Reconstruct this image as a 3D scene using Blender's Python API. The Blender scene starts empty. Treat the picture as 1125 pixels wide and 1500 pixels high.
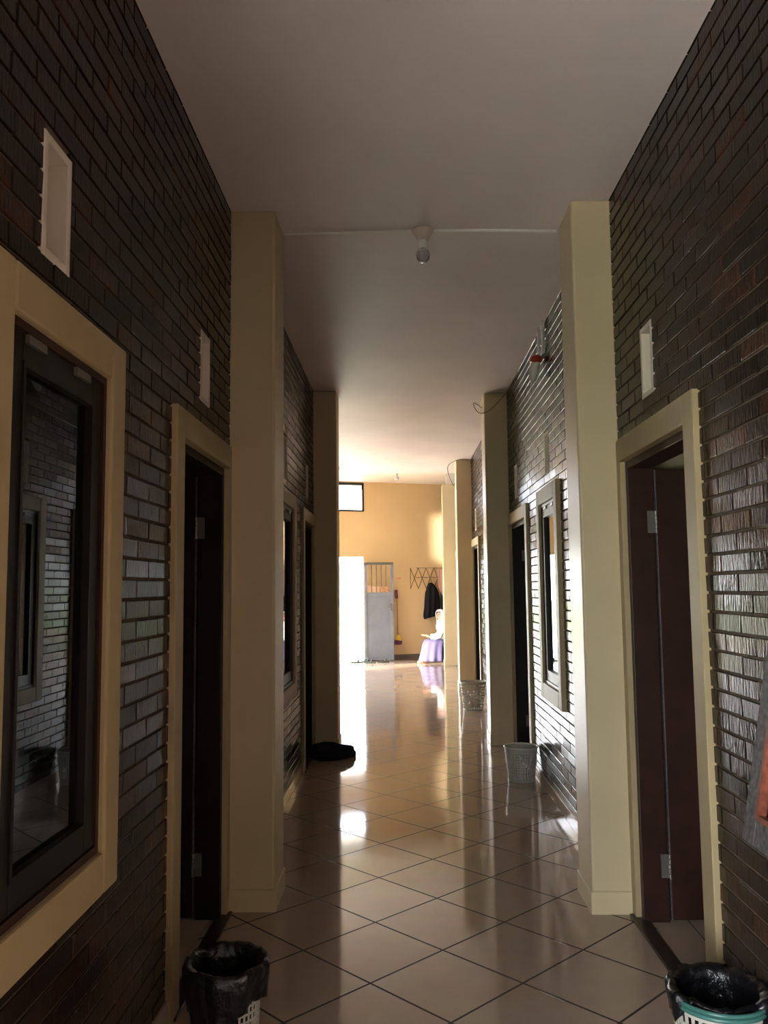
import bpy, math, random
from mathutils import Vector, Matrix
random.seed(7)
PI = math.pi
C = bpy.context.scene.collection
ORG = {}

# ------------------------------------------------------------------ helpers
class MB:
    def __init__(s): s.v = []; s.f = []; s.m = []; s.mi = 0
    def add(s, vs, fs):
        b = len(s.v); s.v += [tuple(v) for v in vs]
        s.f += [tuple(i + b for i in f) for f in fs]; s.m += [s.mi] * len(fs)
    def box(s, x0, x1, y0, y1, z0, z1):
        if x0 > x1: x0, x1 = x1, x0
        if y0 > y1: y0, y1 = y1, y0
        s.add([(x0,y0,z0),(x1,y0,z0),(x1,y1,z0),(x0,y1,z0),(x0,y0,z1),(x1,y0,z1),(x1,y1,z1),(x0,y1,z1)],
              [(0,3,2,1),(4,5,6,7),(0,1,5,4),(1,2,6,5),(2,3,7,6),(3,0,4,7)])
    def obox(s, o, u, v, w):            # box from origin o with edge vectors u, v, w
        o, u, v, w = map(Vector, (o, u, v, w))
        p = [o, o+u, o+u+v, o+v]; p += [q + w for q in p]
        s.add(p, [(0,3,2,1),(4,5,6,7),(0,1,5,4),(1,2,6,5),(2,3,7,6),(3,0,4,7)])
    def tube(s, pts, r, n=10, cap=True):
        pts = [Vector(p) for p in pts]; rs = r if isinstance(r, (list, tuple)) else [r]*len(pts)
        rings = []; up = None
        for i, p in enumerate(pts):
            t = (pts[min(i+1, len(pts)-1)] - pts[max(i-1, 0)]).normalized()
            if up is None:
                up = Vector((0,0,1)) if abs(t.z) < .9 else Vector((1,0,0))
            a = t.cross(up)
            if a.length < 1e-4: a = t.cross(Vector((0,1,0)))
            a.normalize(); b = a.cross(t).normalized(); up = b
            rings.append([p + a*math.cos(2*PI*k/n)*rs[i] + b*math.sin(2*PI*k/n)*rs[i] for k in range(n)])
        s.rings(rings, cap)
    def rings(s, rings, cap=True):
        n = len(rings[0]); vs = [p for r in rings for p in r]; fs = []
        for i in range(len(rings)-1):
            for k in range(n):
                fs.append((i*n+k, i*n+(k+1)%n, (i+1)*n+(k+1)%n, (i+1)*n+k))
        if cap:
            fs.append(tuple(range(n-1, -1, -1))); fs.append(tuple((len(rings)-1)*n+k for k in range(n)))
        s.add(vs, fs)
    def lathe(s, prof, c, n=32, axis='z', cap=False):
        rings = []
        for r, h in prof:
            rings.append([(c[0]+r*math.cos(2*PI*k/n), c[1]+r*math.sin(2*PI*k/n), c[2]+h) for k in range(n)])
        s.rings(rings, cap)
    def build(s, name, mat, parent=None, smooth=False, bevel=0, solid=0, sub=0):
        o0 = ORG.get(parent.name, Vector((0,0,0))) if parent else Vector((0,0,0))
        me = bpy.data.meshes.new(name)
        me.from_pydata([tuple(Vector(v) - o0) for v in s.v], [], s.f)
        for m in (mat if isinstance(mat, list) else [mat]): me.materials.append(m)
        me.polygons.foreach_set('material_index', s.m)
        if smooth: me.polygons.foreach_set('use_smooth', [True]*len(me.polygons))
        me.update()
        o = bpy.data.objects.new(name, me); C.objects.link(o)
        if parent: o.parent = parent
        ORG[o.name] = o0
        if solid:
            md = o.modifiers.new('s', 'SOLIDIFY'); md.thickness = solid; md.offset = 0
        if bevel:
            md = o.modifiers.new('b', 'BEVEL'); md.width = bevel; md.segments = 2; md.limit_method = 'ANGLE'
        if sub:
            md = o.modifiers.new('u', 'SUBSURF'); md.levels = sub; md.render_levels = sub
        return o

def tag(o, label=None, cat=None, group=None, kind=None):
    if label: o['label'] = label
    if cat: o['category'] = cat
    if group: o['group'] = group
    if kind: o['kind'] = kind
    return o
def empty(name, loc, label, cat, group=None, kind=None):
    o = bpy.data.objects.new(name, None); C.objects.link(o); o.location = loc
    o.empty_display_size = .1
    ORG[o.name] = Vector(loc); return tag(o, label, cat, group, kind)

# ------------------------------------------------------------------ materials
def mat(name, col, rough=.5, spec=.5, metal=0, noise=None, bump=None, emit=None, coat=0):
    m = bpy.data.materials.new(name); m.use_nodes = True
    nt = m.node_tree; b = nt.nodes['Principled BSDF']
    b.inputs['Base Color'].default_value = (*col, 1); b.inputs['Roughness'].default_value = rough
    b.inputs['Specular IOR Level'].default_value = spec; b.inputs['Metallic'].default_value = metal
    b.inputs['Coat Weight'].default_value = coat
    tc = nt.nodes.new('ShaderNodeTexCoord')
    if noise:
        sc, amt = noise
        n = nt.nodes.new('ShaderNodeTexNoise'); n.inputs['Scale'].default_value = sc; n.inputs['Detail'].default_value = 5
        nt.links.new(tc.outputs['Object'], n.inputs['Vector'])
        r = nt.nodes.new('ShaderNodeValToRGB')
        r.color_ramp.elements[0].position = .3; r.color_ramp.elements[1].position = .7
        r.color_ramp.elements[0].color = (*[c*(1-amt) for c in col], 1)
        r.color_ramp.elements[1].color = (*[min(1, c*(1+amt)) for c in col], 1)
        nt.links.new(n.outputs['Fac'], r.inputs['Fac']); nt.links.new(r.outputs['Color'], b.inputs['Base Color'])
    if bump:
        sc, st, dist = bump
        n = nt.nodes.new('ShaderNodeTexNoise'); n.inputs['Scale'].default_value = sc; n.inputs['Detail'].default_value = 4
        nt.links.new(tc.outputs['Object'], n.inputs['Vector'])
        bp = nt.nodes.new('ShaderNodeBump'); bp.inputs['Strength'].default_value = st; bp.inputs['Distance'].default_value = dist
        nt.links.new(n.outputs['Fac'], bp.inputs['Height']); nt.links.new(bp.outputs['Normal'], b.inputs['Normal'])
    return m

M = {}
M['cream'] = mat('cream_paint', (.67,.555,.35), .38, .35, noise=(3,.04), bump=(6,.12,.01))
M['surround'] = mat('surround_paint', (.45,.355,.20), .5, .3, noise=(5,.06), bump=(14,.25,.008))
M['endwall'] = mat('warm_cream_paint', (.78,.58,.33), .5, .3, noise=(1.2,.05), bump=(4,.1,.01))
M['roomwall'] = mat('room_paint', (.55,.48,.33), .7)
M['ceil'] = mat('ceiling_paint', (.86,.79,.765), .55, .3, noise=(1.5,.05), bump=(2.5,.15,.03))
M['mortar'] = mat('mortar', (.13,.092,.062), .8, .3, noise=(30,.3), bump=(120,.5,.004))
M['ventplaster'] = mat('vent_plaster', (.72,.66,.56), .6, .3)
M['wood'] = mat('dark_red_wood', (.036,.014,.010), .4, .35, noise=(9,.3))
M['darkwood'] = mat('dark_brown_wood', (.013,.010,.009), .45, .25, noise=(9,.3))
M['sashred'] = mat('red_brown_bead', (.22,.055,.03), .5, .3, noise=(40,.4))
M['sashgrey'] = mat('dusty_grey_wood', (.085,.075,.075), .6, .3, noise=(70,.55))
M['steel'] = mat('hinge_steel', (.20,.185,.17), .4, .5, metal=.5)
M['white_pl'] = mat('white_plastic', (.58,.56,.50), .35, .5)
M['grey_pl'] = mat('offwhite_plastic', (.46,.46,.40), .35, .5)
M['teal'] = mat('teal_plastic', (.06,.19,.165), .3, .5)
M['bag'] = mat('black_plastic_bag', (.006,.006,.008), .28, .5, bump=(25,.6,.02))
M['sill'] = mat('dark_threshold', (.035,.022,.015), .35, .5)
M['socket'] = mat('ceramic_socket', (.62,.52,.44), .4, .4)
M['bulbwhite'] = mat('bulb_neck', (.93,.92,.90), .35, .5)
M['redsocket'] = mat('red_socket', (.55,.06,.03), .35, .5)
M['conduit'] = mat('pvc_conduit', (.92,.90,.88), .4, .4)
M['wire'] = mat('wire_dark', (.10,.08,.05), .5)
M['gate'] = mat('blue_grey_steel', (.20,.235,.31), .42, .5, noise=(4,.12), bump=(5,.15,.02))
M['gatedark'] = mat('grey_steel_bar', (.11,.105,.095), .45, .5)
M['blackcloth'] = mat('black_cloth', (.012,.012,.016), .85, .2)
M['greycloth'] = mat('dark_grey_cloth', (.04,.045,.05), .85, .2)
M['pinkcloth'] = mat('pink_cloth', (.62,.36,.28), .85, .2)
M['lattice'] = mat('brown_lattice_wood', (.16,.09,.045), .6)
M['yellow'] = mat('yellow_plastic', (.75,.52,.06), .45)
M['purple'] = mat('purple_bristle', (.16,.05,.11), .8)
M['stick'] = mat('broom_stick', (.35,.24,.12), .5)
M['skin'] = mat('skin', (.26,.11,.075), .5, .3)
M['hijab'] = mat('white_scarf_cloth', (.42,.33,.31), .8, .2)
M['shirt'] = mat('white_shirt_cloth', (.48,.46,.45), .8, .2)
M['skirt'] = mat('lavender_grey_cloth', (.065,.055,.115), .8, .2)
M['hair'] = mat('dark_feature', (.03,.015,.012), .6)
M['lip'] = mat('lip', (.45,.13,.11), .5)
M['book'] = mat('orange_pink_cover', (.75,.30,.18), .6)
M['mat'] = mat('dark_floor_mat', (.025,.03,.045), .9, .2, bump=(90,.9,.02))  # blue cast stands for lens flare over the bunched mat
M['sandal'] = mat('dark_green_rubber', (.03,.06,.04), .6)
M['blackframe'] = mat('black_window_frame', (.02,.02,.022), .4)
M['leaf'] = mat('leaf', (.05,.085,.025), .5)
M['bark'] = mat('bark', (.08,.05,.03), .8)
M['grass'] = mat('grass', (.16,.30,.05), .9, noise=(3,.4))
M['neighbour'] = mat('neighbour_render', (.60,.58,.52), .8)
M['trash'] = mat('crumpled_paper', (.5,.45,.4), .7)
M['sticker'] = mat('pink_sticker', (.75,.30,.20), .7)

# varnished brick: every brick is an island of the wall mesh, coloured at random
def brick_mat():
    m = bpy.data.materials.new('varnished_brick'); m.use_nodes = True; nt = m.node_tree
    b = nt.nodes['Principled BSDF']; N = nt.nodes.new; L = nt.links.new
    g = N('ShaderNodeNewGeometry'); r = N('ShaderNodeValToRGB')
    e = r.color_ramp.elements; e[0].position = 0; e[0].color = (.017,.010,.008,1); e[1].position = 1; e[1].color = (.075,.032,.018,1)
    x = r.color_ramp.elements.new(.55); x.color = (.026,.015,.011,1); x = r.color_ramp.elements.new(.85); x.color = (.042,.020,.013,1)
    L(g.outputs['Random Per Island'], r.inputs['Fac'])
    tc = N('ShaderNodeTexCoord'); n = N('ShaderNodeTexNoise'); n.inputs['Scale'].default_value = 45; n.inputs['Detail'].default_value = 6
    L(tc.outputs['Object'], n.inputs['Vector'])
    mx = N('ShaderNodeMix'); mx.data_type = 'RGBA'; mx.blend_type = 'MULTIPLY'; mx.inputs['Factor'].default_value = .8
    L(r.outputs['Color'], mx.inputs['A']); 
    r2 = N('ShaderNodeValToRGB'); r2.color_ramp.elements[0].position = .3; r2.color_ramp.elements[1].position = .7
    r2.color_ramp.elements[0].color = (.5,.5,.5,1); r2.color_ramp.elements[1].color = (1.25,1.25,1.25,1)
    L(n.outputs['Fac'], r2.inputs['Fac']); L(r2.outputs['Color'], mx.inputs['B']); L(mx.outputs['Result'], b.inputs['Base Color'])
    mr = N('ShaderNodeMapRange'); mr.inputs['To Min'].default_value = .12; mr.inputs['To Max'].default_value = .27
    wn = N('ShaderNodeMath'); wn.operation = 'FRACT'; mu = N('ShaderNodeMath'); mu.operation = 'MULTIPLY'; mu.inputs[1].default_value = 17.3
    L(g.outputs['Random Per Island'], mu.inputs[0]); L(mu.outputs[0], wn.inputs[0]); L(wn.outputs[0], mr.inputs['Value'])
    L(mr.outputs['Result'], b.inputs['Roughness'])
    n2 = N('ShaderNodeTexNoise'); n2.inputs['Scale'].default_value = 60; n2.inputs['Detail'].default_value = 4
    mp = N('ShaderNodeMapping'); mp.inputs['Scale'].default_value = (1, 1.6, .35)
    L(tc.outputs['Object'], mp.inputs['Vector']); L(mp.outputs['Vector'], n2.inputs['Vector'])
    bp = N('ShaderNodeBump'); bp.inputs['Strength'].default_value = .4; bp.inputs['Distance'].default_value = .003
    L(n2.outputs['Fac'], bp.inputs['Height']); L(bp.outputs['Normal'], b.inputs['Normal'])
    b.inputs['Specular IOR Level'].default_value = .16
    b.inputs['Coat Weight'].default_value = 0
    return m
M['brick'] = brick_mat()

def tile_mat(name, col, grout, size, ang, org, g=.005, rough=.07):
    m = bpy.data.materials.new(name); m.use_nodes = True; nt = m.node_tree
    b = nt.nodes['Principled BSDF']; N = nt.nodes.new; L = nt.links.new
    tc = N('ShaderNodeTexCoord'); mp = N('ShaderNodeMapping')
    R = Matrix.Rotation(ang, 3, 'Z'); t = -(R @ Vector((org[0], org[1], 0)))
    mp.inputs['Rotation'].default_value = (0, 0, ang); mp.inputs['Location'].default_value = (t.x, t.y, 0)
    L(tc.outputs['Object'], mp.inputs['Vector'])
    br = N('ShaderNodeTexBrick'); br.offset = 0; br.squash = 1
    br.inputs['Color1'].default_value = (*col, 1); br.inputs['Color2'].default_value = (*[c*.94 for c in col], 1)
    br.inputs['Mortar'].default_value = (*grout, 1); br.inputs['Scale'].default_value = 1
    br.inputs['Mortar Size'].default_value = g; br.inputs['Mortar Smooth'].default_value = .1
    br.inputs['Brick Width'].default_value = size; br.inputs['Row Height'].default_value = size
    L(mp.outputs['Vector'], br.inputs['Vector'])
    n = N('ShaderNodeTexNoise'); n.inputs['Scale'].default_value = 6; n.inputs['Detail'].default_value = 5
    L(tc.outputs['Object'], n.inputs['Vector'])
    mx = N('ShaderNodeMix'); mx.data_type = 'RGBA'; mx.blend_type = 'MULTIPLY'; mx.inputs['Factor'].default_value = .25
    L(br.outputs['Color'], mx.inputs['A']); L(n.outputs['Color'], mx.inputs['B']); L(mx.outputs['Result'], b.inputs['Base Color'])
    mr = N('ShaderNodeMapRange'); mr.inputs['To Min'].default_value = rough; mr.inputs['To Max'].default_value = .7
    L(br.outputs['Fac'], mr.inputs['Value']); L(mr.outputs['Result'], b.inputs['Roughness'])
    ad = N('ShaderNodeMath'); ad.operation = 'MULTIPLY_ADD'; ad.inputs[1].default_value = -1
    n2 = N('ShaderNodeTexNoise'); n2.inputs['Scale'].default_value = 4; n2.inputs['Detail'].default_value = 2
    L(tc.outputs['Object'], n2.inputs['Vector'])
    L(br.outputs['Fac'], ad.inputs[0]); L(n2.outputs['Fac'], ad.inputs[2])
    bp = N('ShaderNodeBump'); bp.inputs['Strength'].default_value = .35; bp.inputs['Distance'].default_value = .0022
    L(ad.outputs[0], bp.inputs['Height']); L(bp.outputs['Normal'], b.inputs['Normal'])
    b.inputs['Specular IOR Level'].default_value = .6
    return m
TILE = (.56,.43,.335)
M['tile'] = tile_mat('corridor_tile', TILE, (.022,.015,.011), .4005, PI/4, (.1442, 3.525))
M['roomtile'] = tile_mat('room_tile', TILE, (.06,.045,.03), .60, 0, (1.23, 3.86), g=.003)
M['skirt_tile'] = mat('skirting_tile', (.42,.33,.25), .12, .5)

def glass_mat():
    m = bpy.data.materials.new('tinted_window_glass'); m.use_nodes = True; nt = m.node_tree
    nt.nodes.remove(nt.nodes['Principled BSDF']); out = nt.nodes['Material Output']
    N = nt.nodes.new; L = nt.links.new
    fr = N('ShaderNodeFresnel'); fr.inputs['IOR'].default_value = 1.75
    tr = N('ShaderNodeBsdfTransparent'); tr.inputs['Color'].default_value = (.35,.37,.38,1)
    gl = N('ShaderNodeBsdfGlossy'); gl.inputs['Roughness'].default_value = .0; gl.inputs['Color'].default_value = (.95,.97,1,1)
    mx = N('ShaderNodeMixShader'); L(fr.outputs[0], mx.inputs[0]); L(tr.outputs[0], mx.inputs[1]); L(gl.outputs[0], mx.inputs[2])
    L(mx.outputs[0], out.inputs['Surface']); return m
M['glass'] = glass_mat()
def clear_mat():
    m = bpy.data.materials.new('bulb_glass'); m.use_nodes = True; nt = m.node_tree
    nt.nodes.remove(nt.nodes['Principled BSDF']); out = nt.nodes['Material Output']
    N = nt.nodes.new; L = nt.links.new
    lw = N('ShaderNodeLayerWeight'); lw.inputs['Blend'].default_value = .45
    tr = N('ShaderNodeBsdfTransparent'); tr.inputs['Color'].default_value = (.80,.80,.84,1)
    gl = N('ShaderNodeBsdfGlossy'); gl.inputs['Roughness'].default_value = .08
    mx = N('ShaderNodeMixShader'); L(lw.outputs['Facing'], mx.inputs[0]); L(tr.outputs[0], mx.inputs[1]); L(gl.outputs[0], mx.inputs[2])
    L(mx.outputs[0], out.inputs['Surface']); return m
M['clear'] = clear_mat()

# ------------------------------------------------------------------ measures
XL, XR = -.82, 1.02           # brick faces of the two walls
ZC = 3.32                     # corridor ceiling
TH = .13                      # wall thickness
# openings: (y0, y1, z0, z1)
D_R = [(2.83, 3.89), (6.70, 7.88), (10.95, 12.08), (14.70, 15.81)]
W_R = [(1.36, 2.19), (5.34, 6.14), (9.35, 10.15), (13.2, 14.0)]
D_L = [(2.93, 3.93), (6.75, 7.70)]
W_L = [(1.55, 2.345), (5.42, 6.235)]
ZW0, ZW1 = .675, 2.155        # outer edge of window surrounds
ZD = 2.135                    # outer top of door surrounds
S_R = [3.32, 1.65, 5.72, 7.30, 11.4, 9.65, 15.2]     # slots: near edge, .14 wide, z 2.25-2.53
S_L = [1.84, 3.35, 5.75, 7.10]
SZ0, SZ1 = 2.25, 2.53

def rect_grid(y0, y1, z0, z1, holes):
    ys = sorted({y0, y1, *[h[0] for h in holes if y0 < h[0] < y1], *[h[1] for h in holes if y0 < h[1] < y1]})
    zs = sorted({z0, z1, *[h[2] for h in holes if z0 < h[2] < z1], *[h[3] for h in holes if z0 < h[3] < z1]})
    for a, b in zip(ys, ys[1:]):
        run = None
        for c, d in zip(zs, zs[1:]):
            inside = any(h[0] <= (a+b)/2 <= h[1] and h[2] <= (c+d)/2 <= h[3] for h in holes)
            if not inside: run = (run[0], d) if run else (c, d)
            elif run: yield a, b, *run; run = None
        if run: yield a, b, *run

def brick_wall(name, xf, side, y0, y1, z1, holes, label):
    mb = MB(); mb.mi = 1
    for a, b, c, d in rect_grid(y0, y1, 0, z1, holes):
        mb.box(xf + side*.007, xf + side*TH, a, b, c, d)
    mb.mi = 0
    P, LEN, J = .0625, .2235, .0042
    rnd = random.Random(hash(side) + 5)
    rows = int(z1 / P) + 1
    for r in range(rows):
        za, zb = r*P + J, min((r+1)*P - J, z1)
        if zb - za < .01: continue
        off = (r % 2) * LEN/2 + rnd.uniform(-.012, .012)
        k = int((y0 - off)/LEN) - 1
        while k*LEN + off < y1:
            ya, yb = max(k*LEN + off + J*.8, y0), min((k+1)*LEN + off - J*.8, y1); k += 1
            if yb - ya < .01: continue
            segs = [(ya, yb)]
            for h in holes:
                if h[3] > za + .004 and h[2] < zb - .004:
                    new = []
                    for s0, s1 in segs:
                        if h[1] <= s0 or h[0] >= s1: new.append((s0, s1)); continue
                        if h[0] - s0 > .012: new.append((s0, h[0]))
                        if s1 - h[1] > .012: new.append((h[1], s1))
                    segs = new
            for s0, s1 in segs:
                j = [rnd.uniform(-.0012, .0012) for _ in range(4)]; e = .0022
                base = xf + side*.008; mid = xf + side*.0022; fr = xf
                vs = [(base, s0, za), (base, s1, za), (base, s1, zb), (base, s0, zb),
                      (mid, s0, za), (mid, s1, za), (mid, s1, zb), (mid, s0, zb),
                      (fr+j[0], s0+e, za+e), (fr+j[1], s1-e, za+e), (fr+j[2], s1-e, zb-e), (fr+j[0]+j[2]-j[1], s0+e, zb-e)]
                fs = [(8,9,10,11)]
                for q in range(4):
                    w = (q+1) % 4; fs += [(q, w, 4+w, 4+q), (4+q, 4+w, 8+w, 8+q)]
                if side > 0: fs = [tuple(reversed(f)) for f in fs]
                mb.add(vs, fs)
    o = mb.build(name, [M['brick'], M['mortar']])
    return tag(o, label, 'wall', kind='structure')

def slot_holes(lst): return [(s, s+.14, SZ0, SZ1) for s in lst]
I = .03
hR = [(a+I, b-I, 0, ZD-I) for a, b in D_R] + [(a+I, b-I, ZW0+I, ZW1-I) for a, b in W_R] + slot_holes(S_R)
hL = [(a+I, b-I, 0, ZD-I) for a, b in D_L] + [(a+I, b-I, ZW0+I, ZW1-I) for a, b in W_L] + slot_holes(S_L)
hL0 = [(-2.9, -.35, .0, 2.3)]
wall_r = brick_wall('wall_right', XR, 1, -4.0, 17.75, 3.64, hR, 'dark varnished brick wall along the right side of the corridor')
wall_l = brick_wall('wall_left', XL, -1, -4.0, 8.02, 3.34, hL + hL0, 'dark varnished brick wall along the left side of the corridor')

# slot vents, lined with plaster
def vent(wall, xf, side, y, label):
    mb = MB(); t = .012; a, b = xf - side*.003, xf + side*TH
    mb.box(a, b, y-.010, y+t, SZ0-.010, SZ1+.010); mb.box(a, b, y+.14-t, y+.150, SZ0-.010, SZ1+.010)
    mb.box(a, b, y+t, y+.14-t, SZ0-.010, SZ0+t); mb.box(a, b, y+t, y+.14-t, SZ1-t, SZ1+.010)
    o = mb.build('vent_lining', M['ventplaster'], wall, bevel=.003); o['label'] = label
for s in S_R: vent(wall_r, XR, 1, s, 'pale plaster lining of a slot vent')
for s in S_L: vent(wall_l, XL, -1, s, 'pale plaster lining of a slot vent')

# ------------------------------------------------------------------ floor, ceiling, rooms
mb = MB(); mb.add([(XL-.06,-4,0),(XR+.05,-4,0),(XR+.05,18.2,0),(-2.4,18.2,0),(-2.4,8.0,0),(XL-.06,8.0,0)], [(0,1,2,3,4,5)])
tag(mb.build('floor', M['tile']), 'glossy beige floor of diagonally laid square tiles with dark joints', 'floor', kind='structure')
mb = MB(); mb.box(XR+.05, 4.2, -4, 18.2, -.06, .002); mb.box(-4.2, XL-.06, -.3, 8.1, -.06, .002); mb.box(XL-.06, XR+.05, -4, 8, -.1, -.01)
tag(mb.build('floor_rooms', M['roomtile']), 'beige tiled floor inside the side rooms seen through the doorways', 'floor', kind='structure')
mb = MB(); mb.box(XL-TH, XR+TH, .0, 12.85, ZC, ZC+.15); mb.box(-.97, XR+TH, 12.85, 13.45, ZC, ZC+.15)
tag(mb.build('ceiling', M['ceil']), 'plain grey white corridor ceiling', 'ceiling', kind='structure')
mb = MB(); mb.box(XL-TH, 4.3, -4.2, 18.2, 3.64, 3.8); mb.box(-4.3, XL-TH, -.35, 8.2, 3.64, 3.8); mb.box(-2.5, XL-TH, 8.2, 18.2, 3.64, 3.8)
tag(mb.build('ceiling_hall', M['ceil']), 'higher pale ceiling of the bright end hall', 'ceiling', kind='structure')
mb = MB()
for s, xa in ((1, XR+TH), (-1, XL-TH)):
    mb.box(s*4.1, s*4.25, -4.2 if s > 0 else -.3, 18.2 if s > 0 else 8.2, 0, 3.7)
    for y in ([-4.15, 4.0, 8.05, 12.2, 16.0, 18.1] if s > 0 else [-.3, 4.05, 8.02]):
        mb.box(xa + s*.001, s*4.1, y, y+.1, 0, 3.7)
    mb.box(xa + s*.001, s*4.1, -.25 if s < 0 else -4.1, 18.1 if s > 0 else 8.05, 2.95, 3.05)
tag(mb.build('wall_rooms', M['roomwall']), 'plain painted walls of the side rooms behind the doors', 'wall', kind='structure')
# unseen wall behind the camera, made dark to cut bounce light
mb = MB(); mb.box(XL-TH, XR+TH, -4.15, -4.0, 0, 3.4)
tag(mb.build('wall_back', M['wood']), 'unseen end wall behind the viewer, made dark to cut bounce light', 'wall', kind='structure')

# hall at the far end: skewed end wall with doorway and high window
HX = -2.3
def endp(x): return 17.32 + .36*x      # y of the end wall face
mb = MB(); k = .36
def eseg(x0, x1, z0, z1, th=.16):
    a, b = Vector((x0, endp(x0), z0)), Vector((x1, endp(x1), z0)); d = Vector((0, th, 0))
    mb.obox(a, b-a, d, Vector((0, 0, z1-z0)))
DX0, DX1, DZ = -2.2, -.80, 2.10
WX0, WX1, WZ0, WZ1 = -2.22, -.775, 3.03, 3.62
eseg(HX-.1, WX0, 0, 3.66); eseg(WX0, DX0, 0, WZ0); eseg(DX0, DX1, DZ, WZ0); eseg(DX1, WX1, 0, WZ0) ; eseg(WX0, WX1, WZ1, 3.66)
eseg(WX1, XR+.1, 0, 3.66)
tag(mb.build('wall_end', M['endwall']), 'warm cream wall closing the bright end of the corridor', 'wall', kind='structure')
mb = MB()
hh = [(11.3, 12.5, .8, 2.0), (13.55, 14.45, 0, 2.2), (14.6, 15.06, 2.5, 3.45)]
for a, b, c, d in rect_grid(8.02, 16.7, 0, 3.66, hh): mb.box(HX-.14, HX, a, b, c, d)
mb.box(HX-.14, XL-TH, 7.96, 8.06, 0, 3.66)
mb.box(HX, XL-TH, 8.06, 8.07, 0, 3.66)
tag(mb.build('wall_hall', M['endwall']), 'cream side wall of the end hall, open to the yard', 'wall', kind='structure')
# dark skirting strip of the end wall
mb = MB(); a = Vector((-.78, endp(-.78)-.014, 0)); b = Vector((1.0, endp(1.0)-.014, 0)); mb.obox(a, b-a, (0,.014,0), (0,0,.10))
tag(mb.build('baseboard_end', mat('grey_skirting', (.16,.13,.10), .5)), 'dark grey skirting along the end wall', 'skirting', kind='structure')

# high window of the end wall
w = empty('window_1', (-1.3, endp(-1.3), WZ0), 'high black framed window in the warm cream end wall', 'window', kind='structure')
mb = MB()
def ebar(mb, x0, x1, z0, z1, off=-.01, th=.05):
    a, b = Vector((x0, endp(x0)+off, z0)), Vector((x1, endp(x1)+off, z0)); mb.obox(a, b-a, (0,th,0), (0,0,z1-z0))
ebar(mb, WX0, WX1, WZ1-.05, WZ1); ebar(mb, WX0, WX1, WZ0, WZ0+.035); ebar(mb, WX1-.045, WX1, WZ0, WZ1); ebar(mb, WX0, WX0+.045, WZ0, WZ1)
mb.build('window_frame', M['blackframe'], w)
mb = MB(); ebar(mb, WX0+.05, WX1-.05, WZ0+.04, WZ1-.05, .02, .006)
cg = M['clear'].copy(); cg.name = 'window_glass_clear'
mb.build('pane', cg, w)
w['label'] = 'high black framed window in the warm cream end wall'

# skirting of brick walls
def skirting(name, xf, side, spans, label):
    mb = MB()
    for a, b in spans: mb.box(xf - side*.011, xf + side*.02, a, b, 0, .085)
    tag(mb.build(name, M['skirt_tile'], bevel=.002), label, 'skirting', kind='structure')
skirting('baseboard_right', XR, 1, [(-4, 2.83), (4.17, 6.70), (8.18, 10.95), (12.4, 14.70), (16.1, 17.6)], 'glossy beige tile skirting of the right brick wall')
skirting('baseboard_left', XL, -1, [(-4, 2.93), (4.24, 6.75)], 'glossy beige tile skirting of the left brick wall')

mb = MB(); mb.box(XL+.03, XR-.03, -3.9, -.1, .0, .012)
tag(mb.build('added_rug', M['mat']), 'unseen dark rug added behind the viewer to stop floor bounce', 'rug')  # added out of view to soak up light on the near floor
mb = MB(); mb.box(XL-TH, XR+TH, -4, 0, ZC, ZC+.15)
tag(mb.build('ceiling_unseen_dark', M['wood']), 'unseen ceiling behind the viewer, made dark so less light reaches the left wall', 'ceiling', kind='structure')  # out of view; dark surface added to keep the left wall dim
# ------------------------------------------------------------------ pillars
def pillar(x0, x1, y0, y1, z1, label):
    p = empty('pillar', ((x0+x1)/2, (y0+y1)/2, 0), label, 'pillar')
    mb = MB(); mb.box(x0, x1, y0, y1, 0, z1); mb.build('shaft', M['cream'], p, bevel=.012)
    mb = MB(); mb.box(x0-.008, x1-.005 if x0 > 0 else x1+.008, y0-.008, y1, 0, .10)
    if x0 < 0: mb.v = []; mb.f = []; mb.m = []; mb.box(x0+.005, x1+.008, y0-.008, y1, 0, .10)
    mb.build('plinth', M['cream'], p, bevel=.003)
pillar(-.828, -.603, 3.93, 4.235, ZC, 'nearest cream pillar on the left, right after the dark doorway')
pillar(-.828, -.603, 7.71, 8.02, ZC, 'second cream pillar on the left, standing in front of the bright hall')
pillar(.833, 1.028, 3.89, 4.185, ZC, 'nearest and widest cream pillar on the right wall')
pillar(.803, 1.028, 7.89, 8.20, ZC, 'cream pillar on the right behind the nearer white basket')
pillar(.80, 1.028, 12.10, 12.42, ZC, 'cream pillar on the right behind the farther wire basket')
pillar(.775, 1.028, 15.82, 16.12, 3.42, 'farthest cream pillar on the right, partly hiding the seated person')
mb = MB(); mb.box(.86, 1.02, 15.9, 16.05, 3.42, 3.64); tag(mb.build('trim_1', M['ceil']), 'white block between the farthest pillar and the hall ceiling', 'trim', kind='structure')

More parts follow.
